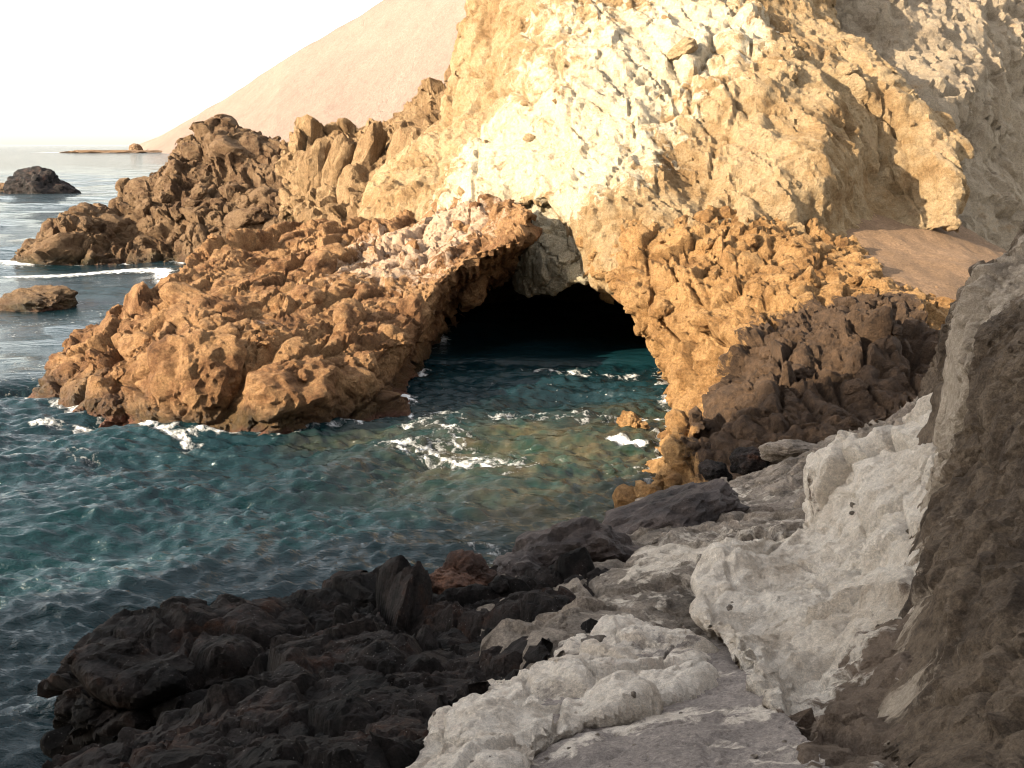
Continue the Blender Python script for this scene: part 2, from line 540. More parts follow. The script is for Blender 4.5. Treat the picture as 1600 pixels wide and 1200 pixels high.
tag(prom, 'farther brown rocky promontory of lumpy lava running down into the open sea', 'promontory')

# near headland left of the cave
head_out = [(50, 640, 34.8), (54, 605, 36), (76, 577, 37), (98, 548, 38), (110, 527, 39), (130, 515, 40), (180, 480, 41), (240, 462, 42), (258, 440, 43),
            (300, 405, 45), (340, 378, 47), (400, 370, 49), (460, 365, 50), (540, 345, 50), (620, 325, 50), (690, 305, 49), (760, 305, 46),
            (815, 308, 43), (838, 332, 41.5), (834, 356, 41), (780, 392, 40.2), (708, 432, 39.4), (684, 470, 38.8), (668, 505, 38.3), (655, 545, 37.7), (634, 590, 36.8), (628, 630, 34.8), (645, 665, 33.3), (560, 690, 32), (480, 705, 31), (400, 715, 30.6), (280, 712, 30.6), (200, 695, 31.5),
            (120, 680, 32.5), (70, 665, 34)]
head_in = [(100, 580, 36.6), (150, 545, 37.3), (180, 600, 34.4), (190, 640, 32.8), (310, 520, 33.4), (250, 560, 32.6), (300, 600, 31.3), (320, 650, 30.7),
           (385, 600, 32.2), (450, 545, 33), (440, 600, 31.4), (430, 650, 30.7), (520, 600, 32.6), (330, 470, 37.5), (420, 440, 40.5), (250, 480, 39.7),
           (520, 500, 36), (600, 480, 38.2), (600, 420, 42), (650, 540, 36.2), (600, 600, 33.8), (690, 400, 42), (760, 360, 43.5), (620, 360, 46.5),
           (500, 400, 45), (690, 470, 39.4)]
def big(px, py, Y, r, emb=0.0):
    c = at(px, py, Y); return ball(c, r)
head_solids = [slab(head_out, head_in, 5, (-0.3, 7, -2.5), 18, 1.6)]
def head_crust(V):
    return blobs(V, [(640, 430, 41, 2.8, 0.38), (600, 340, 46, 3.0, 0.40), (700, 340, 44.5, 2.6, 0.42), (740, 320, 45, 2.5, 0.3), (420, 525, 34.5, 0.9, 0.45),
                     (560, 400, 43, 2.8, 0.28), (480, 430, 41, 2.2, 0.2), (640, 500, 38, 1.5, 0.2)])
head = mass('rocky_headland', head_solids, 0.085,
            [('fbm', 4, 0.4), ('facet', 1.8, 0.55, (1, 2.4, 1), (0.58, 'Z')), ('facet', 1.1, 0.30, (1, 1.6, 1), (0.58, 'Z')), ('facet', 0.5, 0.13), ('facet', 0.24, 0.05), ('fbm', 0.2, 0.02)],
            M_head, 21, head_crust, drop=lambda V: V[:, 2] < -1.3, open_back=True)
tag(head, 'nearer brown headland with big rounded sunlit boulders, reaching from the cave mouth out to sea', 'headland')

# ridge of upright spires between headland and hill
sp_out = [(430, 330, 63), (440, 225, 68), (480, 208, 68), (510, 216, 68), (524, 186, 68), (548, 190, 68), (556, 205, 67), (575, 180, 67), (600, 184, 66),
          (640, 165, 66), (655, 140, 66), (700, 140, 65), (712, 85, 66), (730, 40, 66), (742, -20, 67), (760, -140, 70), (900, -140, 64), (850, 100, 58),
          (800, 250, 52), (700, 300, 52), (600, 350, 53), (520, 370, 56)]
sp_in = [(520, 270, 63), (580, 250, 62), (650, 220, 61), (700, 180, 61), (560, 300, 59)]
spire = mass('spire_ridge', [slab(sp_out, sp_in, 5, (3, 7, -3), 10, 1.5)], 0.17,
             [('fbm', 5, 1.2), ('facet', 1.6, 0.8, (0.8, 0.8, 2.4), (0.25, 'Y')), ('facet', 0.7, 0.28, (0.8, 0.8, 2.2), (0.25, 'Y')), ('facet', 0.35, 0.08), ('fbm', 0.4, 0.06)], M_spire, 33, open_back=True,
             drop=lambda V: V[:, 2] < 2)
tag(spire, 'ridge of upright yellowish rock spires standing between the promontory and the bright cliff', 'rock ridge')

# main cliff over the cave
cl_out = [(560, 350, 51), (585, 300, 53), (640, 250, 55), (690, 190, 57.5), (712, 150, 58.5), (735, 60, 61), (748, -40, 63), (760, -260, 68), (1000, -300, 66),
          (1260, -300, 66), (1275, -60, 58), (1310, 50, 54), (1370, 100, 52), (1410, 160, 50), (1480, 195, 49), (1512, 222, 48), (1514, 300, 46),
          (1504, 362, 44.5), (1440, 370, 44.5), (1380, 400, 42), (1300, 420, 40.5), (1150, 420, 39.8), (1000, 420, 39.6), (965, 440, 40), (930, 432, 40.4),
          (920, 428, 41), (903, 395, 41.8), (885, 352, 43), (852, 318, 44.5), (812, 330, 45.6), (700, 345, 47.5), (620, 355, 49.5)]
cl_in = [(900, 330, 42.5), (900, 250, 45), (900, 150, 48.5), (900, 50, 52), (1050, 300, 42.5), (1050, 200, 46), (1050, 100, 49.5), (1050, 0, 53),
         (1200, 300, 42.2), (1200, 200, 45.3), (1200, 100, 48.6), (1285, 170, 46.6), (1250, 260, 43.8), (1300, 330, 43.2), (1355, 270, 47.8), (1330, 190, 48.6),
         (1405, 240, 48.4), (1405, 312, 47.0), (1500, 300, 45.4), (1490, 235, 46.6), (1320, 270, 45.2), (1290, 90, 51.5), (1210, 30, 53),
         (700, 280, 50), (750, 200, 53), (750, 100, 57), (800, 0, 57.5)]
def cl_crust(V):
    return blobs(V, [(950, 130, 48, 5, 0.45), (800, 280, 48, 4.0, 0.45), (1050, 40, 52, 4, 0.45), (920, 290, 43.5, 2.2, 0.5), (760, 230, 51, 2.5, 0.3),
                     (1150, 60, 51, 3, 0.35), (860, 60, 54, 3, 0.3), (700, 330, 47, 2.0, 0.4), (1000, 200, 46, 3, 0.25),
                     (860, 395, 42.4, 0.8, -0.6)]) + 0.10
cliff = mass('cliff', [slab(cl_out, cl_in, 7, (0.5, 9, 1), 14, 1.6)], 0.132,
             [('fbm', 6, 1.2), ('ridge', 3.0, 0.45, (0.7, 1, 2.2), (0.45, 'Y')), ('facet', 2.8, 0.32, (0.8, 1, 2.0), (0.45, 'Y')),
              ('facet', 1.0, 0.14, (0.8, 1, 1.9), (0.45, 'Y')), ('pits', 1.6, 0.10), ('ridge', 0.7, 0.13, (0.6, 1, 2.4), (0.45, 'Y')), ('facet', 0.45, 0.06, (0.8, 1, 1.9), (0.45, 'Y')), ('fbm', 0.35, 0.05)], M_cliff, 44, cl_crust, open_back=True)
tag(cliff, 'tall pale sunlit cliff face rising above the cave mouth', 'cliff')

# cliff behind at the right
bk_out = [(1180, -300, 72), (2000, -300, 92), (2000, 560, 70), (1660, 490, 54), (1560, 440, 48.5), (1470, 400, 47), (1340, 260, 51.5), (1230, 80, 58)]
bk_in = [(1400, 0, 62), (1600, 0, 70), (1300, 60, 57.5), (1400, 80, 58), (1500, 75, 61), (1600, 80, 66), (1500, 250, 54), (1600, 250, 61), (1600, 400, 55), (1420, 200, 53)]
back = mass('cliff_behind', [slab(bk_out, bk_in, 9, (2, 8, 0), 0)], 0.24,
            [('fbm', 5, 1.2), ('ridge', 2.0, 0.5, (0.8, 1, 1.6)), ('facet', 1.2, 0.35, (0.8, 1, 1.6)), ('pits', 0.8, 0.2), ('fbm', 0.4, 0.12)], M_back, 55, open_back=True)
tag(back, 'greyish shaded cliff wall set back behind the bright buttress', 'cliff')

# sand slope
sd_out = [(1180, 340, 44), (1250, 325, 45), (1340, 320, 47), (1440, 330, 48.5), (1510, 355, 49), (1580, 395, 47), (1610, 450, 42), (1540, 490, 36.5), (1480, 490, 35),
          (1420, 470, 35.5), (1350, 420, 38.5), (1250, 370, 42)]
sd_in = [(1400, 380, 42.6), (1480, 420, 39.5), (1330, 360, 43.3), (1520, 430, 39.8)]
sand = mass('sand_slope', [slab(sd_out, sd_in, 6, (0.5, 3, -3.5), 0)], 0.16, [('fbm', 4, 0.35), ('fbm', 0.8, 0.06)], M_sand, 66, open_back=True)
tag(sand, 'tan sandy slope running down from the buttress', None, kind='structure')

# lumpy lava mass right of the cave
pl_out = [(900, 345, 42.8), (960, 330, 42), (1100, 318, 42), (1230, 335, 42), (1310, 368, 40.5), (1370, 410, 38.5), (1420, 450, 36.5), (1500, 482, 35.2), (1530, 520, 31.5),
          (1515, 610, 26.8), (1400, 665, 25.8), (1290, 700, 25.2), (1200, 740, 24.8), (1120, 790, 24.2), (1050, 815, 23.4), (978, 815, 22.6), (980, 782, 23.2),
          (1014, 748, 25), (1046, 720, 27), (1068, 680, 29.3), (1062, 652, 32.2), (1040, 632, 33.8), (1044, 600, 34.6), (1029, 550, 35.5), (995, 500, 36.8),
          (968, 470, 37.6), (955, 446, 38.5), (930, 436, 39.4), (916, 425, 40.4), (902, 390, 41.4)]
pl_in = [(1000, 400, 38.9), (1100, 400, 38), (1100, 500, 34.9), (1080, 600, 33), (1200, 420, 36.6), (1180, 480, 33.4), (1300, 430, 36.6), (1170, 560, 30.2),
         (1300, 490, 31.6), (1300, 560, 29.2), (1300, 640, 26.6), (1140, 650, 28), (1110, 700, 26.6), (1400, 500, 31.5), (1400, 590, 28), (1060, 775, 24.8),
         (1430, 470, 34.2), (940, 370, 41)]
def pl_flank_shade(V):  # where the flank is painted dark: partly brown rock, partly its shade
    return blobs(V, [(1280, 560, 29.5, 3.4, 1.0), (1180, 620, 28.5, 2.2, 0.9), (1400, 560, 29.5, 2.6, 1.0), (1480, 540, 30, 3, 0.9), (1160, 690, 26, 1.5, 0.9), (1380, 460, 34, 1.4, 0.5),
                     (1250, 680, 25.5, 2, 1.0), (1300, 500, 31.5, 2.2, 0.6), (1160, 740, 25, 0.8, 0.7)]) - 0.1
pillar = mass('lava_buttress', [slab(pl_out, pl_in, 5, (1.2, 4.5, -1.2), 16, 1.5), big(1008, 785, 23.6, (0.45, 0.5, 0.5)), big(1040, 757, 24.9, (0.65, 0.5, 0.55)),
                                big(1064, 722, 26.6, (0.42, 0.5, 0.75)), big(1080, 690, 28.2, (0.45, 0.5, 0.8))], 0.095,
              [('fbm', 3, 0.5), ('facet', 1.7, 0.5, (1, 1, 1.3)), ('pillow', 1.0, 0.32), ('facet', 0.6, 0.16), ('pits', 0.7, 0.16), ('facet', 0.28, 0.05), ('fbm', 0.2, 0.03)], M_pillar, 77, pl_flank_shade,
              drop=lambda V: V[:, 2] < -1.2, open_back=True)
tag(pillar, 'lumpy orange lava face landward of the cave mouth, dark on its shaded flank', 'rock face')

# cave chamber
cv_out = [(600, 400, 50), (700, 360, 50), (1100, 360, 49), (1180, 390, 47), (1180, 700, 47), (600, 700, 48)]
cv_in = [(900, 450, 58), (800, 520, 60), (1000, 500, 57), (860, 580, 60)]
roof_out = [(846, 300, 46.5), (870, 290, 46), (960, 330, 44.5), (1010, 420, 43.6), (972, 449, 43), (935, 436, 42.8), (905, 446, 43.0), (868, 460, 43.8), (836, 462, 45.0),
            (806, 462, 46.2), (804, 425, 46.0), (812, 385, 45.6), (830, 345, 45.5)]
roof_in = [(880, 410, 43.2), (848, 390, 44.4), (835, 450, 45.0), (880, 350, 44.6)]
cave = mass('cave_chamber', [slab(cv_out, cv_in, 9, (0, 4, 0), 0),
                             (np.array([[x, y, z] for x in (-4, 8) for y in (46, 58) for z in (5.1, 5.8)], float),
                              np.array([[0, 1, 3, 2], [4, 6, 7, 5], [0, 4, 5, 1], [2, 3, 7, 6], [0, 2, 6, 4], [1, 5, 7, 3]]))], 0.22,
            [('fbm', 3, 0.5), ('facet', 1.5, 0.35), ('fbm', 0.5, 0.1)], M_cave, 88, drop=lambda V: V[:, 2] < -1.4)
tag(cave, 'dark inner wall and ceiling at the back of the sea cave', 'cave')
roofb = mass('roof_block', [slab(roof_out, roof_in, 5, (0, 7, 2.5), 8, 0.8)], 0.12,
             [('fbm', 2, 0.3), ('facet', 1.3, 0.28), ('facet', 0.5, 0.1), ('fbm', 0.3, 0.05)], M_roof, 89)
tag(roofb, 'grey-green rock block hanging in shade under the top of the cave arch', 'rock')

# ledge that carries the foreground
lg_out = [(1560, 590, 22), (1450, 615, 22), (1290, 690, 21.5), (1200, 735, 21), (1080, 770, 20.5), (1000, 785, 19), (960, 825, 17), (880, 840, 15.5), (825, 895, 13.5),
          (760, 920, 12.5), (740, 1000, 9.6), (850, 1060, 6.8), (980, 1040, 7.1), (1090, 1030, 7.1), (1150, 1000, 7.8), (1220, 900, 10.3), (1340, 800, 15), (1450, 700, 18), (1560, 640, 20)]
lg_in = [(1200, 800, 15.5), (1050, 850, 13), (1100, 960, 8.8), (1000, 1000, 7.7), (900, 1050, 6.8), (800, 1000, 8.6), (1300, 760, 17),
         (950, 900, 11.3)]
def lg_crust(V):
    return blobs(V, [(1150, 820, 13.5, 2.0, 0.42), (1000, 930, 9.5, 0.8, 0.35), (1200, 760, 17.5, 1.6, 0.35), (1110, 775, 19.5, 1.0, 0.5), (1050, 900, 11.0, 0.9, 0.45),
                     (1090, 860, 12, 0.8, 0.5), (1000, 980, 8, 0.7, 0.5)]) + 0.06
ledge = mass('rock_ledge', [slab(lg_out, lg_in, 6, (0.3, 2.0, -2.2), 0)], 0.047,
             [('fbm', 1.6, 0.18), ('facet', 1.1, 0.22, (1.4, 1, 0.8)), ('facet', 0.4, 0.08), ('facet', 0.16, 0.022), ('fbm', 0.1, 0.012)], M_ledge, 99, lg_crust, open_back=True)
tag(ledge, 'grey cracked rock ledge with thin white crust running back below the shaded rock face', 'rock ledge')

# black basalt slope in the foreground
bs_out = [(-40, 1260, 6.2), (90, 1185, 7.4), (200, 1148, 8.0), (320, 1085, 8.8), (385, 1015, 9.7), (470, 990, 10), (540, 940, 11), (590, 905, 11.8), (640, 915, 11.7), (690, 945, 11),
          (760, 915, 12.3), (830, 885, 13.2), (960, 870, 12.9), (1050, 885, 12.0), (1050, 925, 10.6), (1000, 972, 9.0), (935, 1005, 7.9), (880, 1032, 7.2), (800, 1070, 6.5), (720, 1120, 5.8), (650, 1200, 4.8), (560, 1400, 3.2),
          (-40, 1400, 4.6)]
bs_in = [(600, 1000, 8.9), (700, 1020, 8.6), (800, 980, 9.2), (500, 1100, 7.0), (400, 1150, 6.4), (300, 1190, 6.1), (600, 1120, 6.2), (880, 940, 10.2), (560, 960, 10.2), (250, 1170, 6.9)]
bs = mass('basalt_slope', [slab(bs_out, bs_in, 6, (-0.2, 2.2, -2.0), 10, 0.4)], 0.033,
          [('fbm', 1.5, 0.22), ('facet', 1.35, 0.33, (1.5, 1, 1.0), (0.5, 'Y')), ('facet', 0.5, 0.15, (1.3, 1, 1.0), (0.5, 'Y')), ('facet', 0.18, 0.045), ('facet', 0.09, 0.012), ('fbm', 0.08, 0.006)], M_black, 105, open_back=True)
tag(bs, 'jagged black basalt slope descending to the sea below the white mound', 'rock slope')

# white crusted mounds beside the path
wm_out = [(600, 1260, 4.3), (650, 1185, 4.8), (700, 1118, 5.6), (770, 1075, 6.3), (830, 1062, 6.5), (862, 1040, 6.9), (885, 1005, 7.5), (940, 972, 8.4), (1020, 962, 8.7), (1080, 1000, 7.7), (1108, 1050, 6.6),
          (1090, 1095, 5.6), (1000, 1118, 5.2), (920, 1140, 4.95), (860, 1170, 4.6), (780, 1260, 3.9)]
wm_in = [(760, 1120, 5.15), (830, 1110, 5.2), (740, 1170, 4.6), (960, 1030, 6.5), (960, 1080, 5.5), (1040, 1010, 7.1), (880, 1080, 5.85)]
def wm_crust(V):
    return blobs(V, [(850, 1080, 6.0, 0.25, 0.45), (1000, 1000, 7.4, 0.5, 0.42), (1060, 1030, 6.9, 0.4, 0.45), (900, 1010, 7.4, 0.2, 0.4), (1000, 1100, 5.4, 0.25, 0.3), (900, 1130, 5, 0.2, 0.25), (800, 1200, 4.5, 0.3, 0.3)]) - 0.03
wm = mass('white_mound', [slab(wm_out, wm_in, 5, (0, 1.2, -0.9), 20, 0.4)], 0.02,
          [('fbm', 0.7, 0.16), ('facet', 0.6, 0.13), ('pillow', 0.35, 0.04), ('ridge', 0.2, 0.03), ('facet', 0.12, 0.02), ('fbm', 0.05, 0.008)], M_mound, 117, wm_crust, open_back=True)
tag(wm, 'rounded white-crusted mound with grey grit in its hollows between basalt and path', 'rock outcrop')

# gritty path at the bottom edge
pa_out = [(560, 1330, 3.85), (640, 1240, 4.5), (760, 1150, 5.25), (880, 1070, 6.35), (1000, 1015, 7.5), (1130, 1000, 7.6), (1190, 1075, 5.6), (1260, 1140, 4.4), (1330, 1220, 3.5),
          (1380, 1400, 2.4), (560, 1400, 3.3)]
pa_in = [(880, 1160, 4.8), (1000, 1110, 5.35), (1090, 1060, 6.15), (1000, 1180, 4.35), (1120, 1130, 4.85), (1150, 1200, 3.95)]
def pa_crust(V):
    return blobs(V, [(1190, 1110, 5.0, 0.4, 0.45), (960, 1130, 5, 0.4, 0.42), (1110, 1060, 6.1, 0.4, 0.42), (1230, 1180, 4, 0.4, 0.45), (1050, 1110, 5.2, 0.2, 0.35), (850, 1180, 4.6, 0.3, 0.4), (1130, 1170, 4.4, 0.12, 0.4)]) + 0.05
path = mass('path', [slab(pa_out, pa_in, 6, (0, 0.6, -0.6), 0)], 0.024, [('fbm', 1.0, 0.05), ('facet', 0.5, 0.02), ('fbm', 0.25, 0.02), ('facet', 0.1, 0.010), ('fbm', 0.05, 0.010)], M_grit, 119, pa_crust, open_back=True)
tag(path, 'grey gritty path between the white mound and the outcrop', None, kind='structure')

# black block over the water, lower left
bb_out = [(88, 1165, 9.3), (86, 1080, 9.8), (110, 1040, 10.2), (180, 985, 10.8), (250, 945, 11.5), (330, 936, 11.7), (400, 928, 11.8), (480, 933, 11.8), (560, 916, 12), (625, 900, 12.2),
          (660, 960, 11), (580, 1010, 10.1), (490, 1040, 9.8), (400, 1090, 9.5), (300, 1140, 9.3), (200, 1170, 9.2)]
bb_in = [(250, 1000, 10.3), (250, 1060, 9.6), (380, 990, 10.6), (380, 1040, 9.9), (480, 980, 10.8), (150, 1080, 9.5)]
bb = mass('black_rock_block', [slab(bb_out, bb_in, 5, (-0.3, 2.2, -1.5), 22, 0.7)], 0.04,
          [('fbm', 1.4, 0.32), ('facet', 0.8, 0.22, (1.7, 1, 0.7), (0.3, 'Y')), ('facet', 0.3, 0.07, (1.6, 1, 0.7), (0.3, 'Y')), ('facet', 0.12, 0.02), ('ridge', 0.2, 0.02), ('fbm', 0.09, 0.012)], M_black, 111)
tag(bb, 'largest black rock block, jutting out over the open water beyond the basalt slope', 'rock')

# white outcrop
wo_out = [(1268, 725, 10.6), (1296, 690, 10.7), (1318, 668, 10.7), (1365, 680, 10.4), (1420, 650, 10.1), (1465, 628, 9.7), (1570, 640, 9.0), (1570, 800, 7.6), (1560, 1000, 5.7),
          (1560, 1200, 3.9), (1540, 1320, 3.2), (1290, 1320, 3.1), (1245, 1190, 3.85), (1190, 1090, 5.05), (1130, 1010, 6.4), (1085, 955, 7.7), (1092, 905, 8.6), (1130, 860, 9.3), (1190, 830, 9.8), (1262, 825, 10.2)]
wo_in = [(1350, 750, 9.6), (1300, 850, 9.1), (1250, 950, 7.5), (1350, 1000, 5.9), (1180, 930, 8.3), (1400, 800, 8.2), (1240, 1050, 5.8), (1350, 1120, 4.5), (1400, 950, 6.0)]
def wo_crust(V):
    return blobs(V, [(1450, 950, 5.6, 0.8, 0.6), (1400, 1100, 4.5, 0.9, 0.7), (1480, 750, 7.6, 0.5, 0.5), (1340, 1150, 4.2, 0.6, 0.5), (1275, 780, 10.4, 0.35, 0.4)]) + 0.06
wo = mass('white_outcrop', [slab(wo_out, wo_in, 5, (0.6, 1.8, -1.2), 14, 0.4)], 0.029,
          [('fbm', 1.2, 0.22), ('facet', 0.9, 0.13), ('fbm', 0.35, 0.07), ('facet', 0.3, 0.035), ('pits', 0.16, 0.012), ('fbm', 0.14, 0.025), ('ridge', 0.15, 0.02), ('facet', 0.1, 0.012), ('fbm', 0.06, 0.008)], M_white, 122, wo_crust)
tag(wo, 'pale white-crusted outcrop leaning on the dark rock wall beside the path', 'rock outcrop')

# dark rock wall at the right edge
rw_out = [(1680, 280, 9.6), (1592, 385, 9.3), (1535, 425, 9.1), (1512, 480, 8.9), (1484, 570, 8.9), (1464, 650, 9.3), (1442, 740, 8.8), (1415, 850, 7.8), (1400, 950, 6.35),
          (1385, 1080, 4.95), (1370, 1300, 3.2), (1900, 1300, 2.2), (2100, 300, 4.6)]
rw_in = [(1600, 600, 6.6), (1600, 900, 4.5), (1500, 900, 5.2), (1500, 1100, 3.9), (1600, 1150, 3.4), (1540, 650, 7.3)]
def rw_crust(V):
    return blobs(V, [(1540, 490, 8.5, 0.9, 0.8), (1500, 590, 8.5, 0.6, 0.7), (1580, 430, 9, 0.8, 0.55), (1475, 690, 8.6, 0.5, 0.7), (1450, 800, 7.8, 0.45, 0.65), (1425, 900, 6.9, 0.45, 0.65), (1415, 1000, 5.8, 0.5, 0.65), (1400, 1120, 4.6, 0.5, 0.65)]) + 0.04
def rw_calm(V):
    rim = [at(*p) for p in rw_out[4:11]]
    d = np.full(len(V), 9.0)
    for a, b in zip(rim[:-1], rim[1:]):
        ab = b - a; t = np.clip(((V - a) @ ab) / (ab @ ab), 0, 1)
        d = np.minimum(d, np.linalg.norm(V - a - t[:, None] * ab, axis=1))
    return np.clip(d / 0.55, 0.12, 1)
rw = mass('rock_wall', [slab(rw_out, rw_in, 7, (0.9, 2.4, -0.8), 0)], 0.032,
          [('fbm', 1.5, 0.16), ('facet', 0.9, 0.13, (1, 1, 1.5)), ('facet', 0.35, 0.065, (1, 1, 1.4)), ('pits', 0.4, 0.05), ('facet', 0.13, 0.03), ('ridge', 0.2, 0.03), ('fbm', 0.07, 0.01)], M_wall, 133, rw_crust, calm=rw_calm)
tag(rw, 'tall dark brown rock wall beside the white outcrop, pale along its upper rim', 'rock wall')
print('masses done %.1fs' % (time.time() - T0))

# headland behind the camera (out of the picture): it throws the shade the foreground lies in
def far_ridge(name, ring, z0, tops, mat, seed, layers, voxel):
    """closed solid from a base polygon (x, y) and a crest height for each corner"""
    n = len(ring)
    base = np.array([(x, y, z0) for x, y in ring]); c = base.mean(0)
    rings = [base]
    for f, sh in ((0.5, 0.99), (0.85, 0.97), (1.0, 0.94)):
        rings.append(np.array([(c[0] + (x - c[0]) * sh, c[1] + (y - c[1]) * sh, z0 + (h - z0) * f) for (x, y), h in zip(ring, tops)]))
    V = np.concatenate(rings + [np.array([[c[0], c[1], z0]]), np.array([[c[0], c[1], max(tops)]])])
    F = []
    for k in range(3):
        for i in range(n):
            j = (i + 1) % n
            F.append((k * n + i, k * n + j, k * n + n + j, k * n + n + i))
    b, t = 4 * n, 4 * n + 1
    for i in range(n):
        j = (i + 1) % n
        F.append((j, i, b, b)); F.append((3 * n + i, 3 * n + j, t, t))
    return mass(name, [(V, np.array(F))], voxel, layers, mat, seed)
rear = far_ridge('cliff_at_rear', [(-64, -9), (-40, -7), (-12, -9), (2, -18), (4, -36), (-30, -42), (-70, -38)], -2, [46, 48, 40, 32, 34, 46, 48], M_back, 144,
                 [('fbm', 8, 2.0), ('facet', 4, 1.0), ('facet', 2.5, 0.3)], 0.9)
tag(rear, 'cliff on the near side of the cove, behind the viewer', None, kind='structure')

side = far_ridge('cliff_at_side', [(1.75, 2.3), (4.2, 4.9), (5.5, 9.5), (7.0, 12.5), (20, 20), (20, -6), (1.8, 0.4)], 1.0, [8.6, 9.0, 8.7, 8.8, 14, 14, 9.0], M_wall, 155,
                 [('fbm', 1.5, 0.16), ('facet', 0.9, 0.13, (1, 1, 1.5)), ('facet', 0.4, 0.06)], 0.2)
set_attr(side.data, 'crust', np.full(len(side.data.vertices), -0.2))
tag(side, 'dark rock beside the viewer, carrying on from the rock wall', None, kind='structure')

# ------------------------------------------------------------------ far hill
def grid_mesh(name, G):
    h, w = G.shape[:2]
    i = np.arange(h * w).reshape(h, w)
    F = np.c_[i[:-1, :-1].ravel(), i[:-1, 1:].ravel(), i[1:, 1:].ravel(), i[1:, :-1].ravel()]
    return raw_mesh(name, G.reshape(-1, 3), F)
cols_ = [(205, 228, 1500, 214, 226, 1500), (230, 236, 1200, 250, 212, 1460), (260, 242, 1000, 300, 185, 1440), (300, 248, 900, 345, 158, 1420), (360, 255, 760, 425, 106, 1390),
         (420, 260, 640, 440, 96, 1370), (500, 270, 520, 515, 52, 1340), (580, 285, 440, 600, -2, 1300), (680, 300, 370, 720, -90, 1200), (820, 330, 300, 900, -230, 1080),
         (1200, 400, 260, 1300, -400, 900)]
g = []
S = np.linspace(0, len(cols_) - 1, 160)
ca = np.array(cols_, float)
def interp(k): return np.interp(S, np.arange(len(cols_)), ca[:, k])
b0 = at(interp(0), interp(1), interp(2)); b1 = at(interp(3), interp(4), interp(5))
b0[:, 2] = -3
tt = np.linspace(0, 1, 60)
G = b0[None] + (b1 - b0)[None] * tt[:, None, None]
prof = 0.05 * np.sin(tt * math.pi)
G[:, :, 2] += prof[:, None] * (b1[:, 2])[None] * -1.0
back_row = G[-1] + np.array([200, 600, -40.0])
G = np.concatenate([G, back_row[None]])
Vg = G.reshape(-1, 3)
amp = np.clip(Vg[:, 2] / 60, 0, 1)
dz = 5 * fbm(Vg / np.array([160, 300, 300]), 4, 7) + 1.5 * fbm(Vg / np.array([30, 90, 90]), 3, 9)
Vg[:, 2] += dz * amp
hill_me = grid_mesh('hill', Vg.reshape(G.shape)); smooth(hill_me)
hill = link('hill', hill_me, M_hill)
tag(hill, 'hazy peach-coloured desert hillside sloping down to the far shore', None, kind='structure')

# ------------------------------------------------------------------ boulders
def rock_shape(seed, sub=4, planes=10, sharp=10.0, rough=0.10, squash=(1, 1, 1)):
    r = np.random.RandomState(seed)
    bm = bmesh.new(); bmesh.ops.create_icosphere(bm, subdivisions=sub, radius=1)
    D = np.array([v.co[:] for v in bm.verts]); F = np.array([[v.index for v in f.verts] for f in bm.faces]); bm.free()
    D /= np.linalg.norm(D, axis=1)[:, None]
    n = r.normal(size=(planes, 3)); n /= np.linalg.norm(n, axis=1)[:, None]
    d = r.uniform(0.6, 0.95, planes)
    q = np.clip(D @ n.T, 1e-3, None) / d
    rad = ((q ** sharp).sum(1) + 1.0) ** (-1.0 / sharp)
    V = D * rad[:, None]
    V = V + D * (rough * (fbm(V * 1.6 + seed, 4, seed) + 0.9 * relief(V + seed, [('block', 0.7, 0.16)], seed) + 0.25 * fbm(V * 7, 3, seed + 3)))[:, None]
    V *= np.array(squash)
    me = raw_mesh('boulder', V, F); smooth(me); me.set_sharp_from_angle(angle=math.radians(24))
    return me

LIB = [rock_shape(300 + k, 4, 8 + k % 5, 12 + (k % 4) * 5, 0.26, (1, 0.8 + 0.05 * (k % 4), 0.62 + 0.06 * (k % 5))) for k in range(10)]
for m in LIB: m.materials.append(None)

def strew(host, mat, spots, count, size, seed, name='boulder', aspect=None, accept=None):
    """single stones bedded in the surface of a rock mass, as parts of it"""
    rng = random.Random(seed)
    me = host.data
    V = vcoords(me); N = vnormals(me)
    ok = np.ones(len(V), bool) if accept is None else accept(V, N)
    toward = ((np.array([0, 0, H]) - V) * N).sum(1) > 0
    idx = np.nonzero(ok & toward)[0]
    placed = []
    tries = 0
    while len(placed) < count and tries < count * 30 and len(idx):
        tries += 1
        i = idx[rng.randrange(len(idx))]
        p = V[i]; s = size[0] * (size[1] / size[0]) ** (rng.random() ** 1.8)
        if any((p[0] - q[0]) ** 2 + (p[1] - q[1]) ** 2 + (p[2] - q[2]) ** 2 < (0.75 * (s + r)) ** 2 for q, r in placed): continue
        placed.append((p, s))
        o = bpy.data.objects.new(name if s > size[0] * 1.7 else 'stone', rng.choice(LIB)); COL.objects.link(o); o.parent = host
        o.material_slots[0].link = 'OBJECT'; o.material_slots[0].material = mat
        o.location = Vector(p) - Vector(N[i]) * s * rng.uniform(0.25, 0.55)
        o.rotation_euler = (rng.uniform(-.6, .6), rng.uniform(-.6, .6), rng.uniform(0, 6.3))
        o.scale = (s * rng.uniform(.85, 1.25), s * rng.uniform(.8, 1.1), s * rng.uniform(.75, 1.1))

def part(host, name, px, py, Y, size, seed, mat, sub=5, planes=9, sharp=6, rough=0.3, rot=(0, 0, 0)):
    me = rock_shape(seed, sub, planes, sharp, rough); me.materials.append(mat); me.name = name
    o = bpy.data.objects.new(name, me); COL.objects.link(o); o.parent = host
    o.location = at(px, py, Y); o.scale = size; o.rotation_euler = rot
    return o

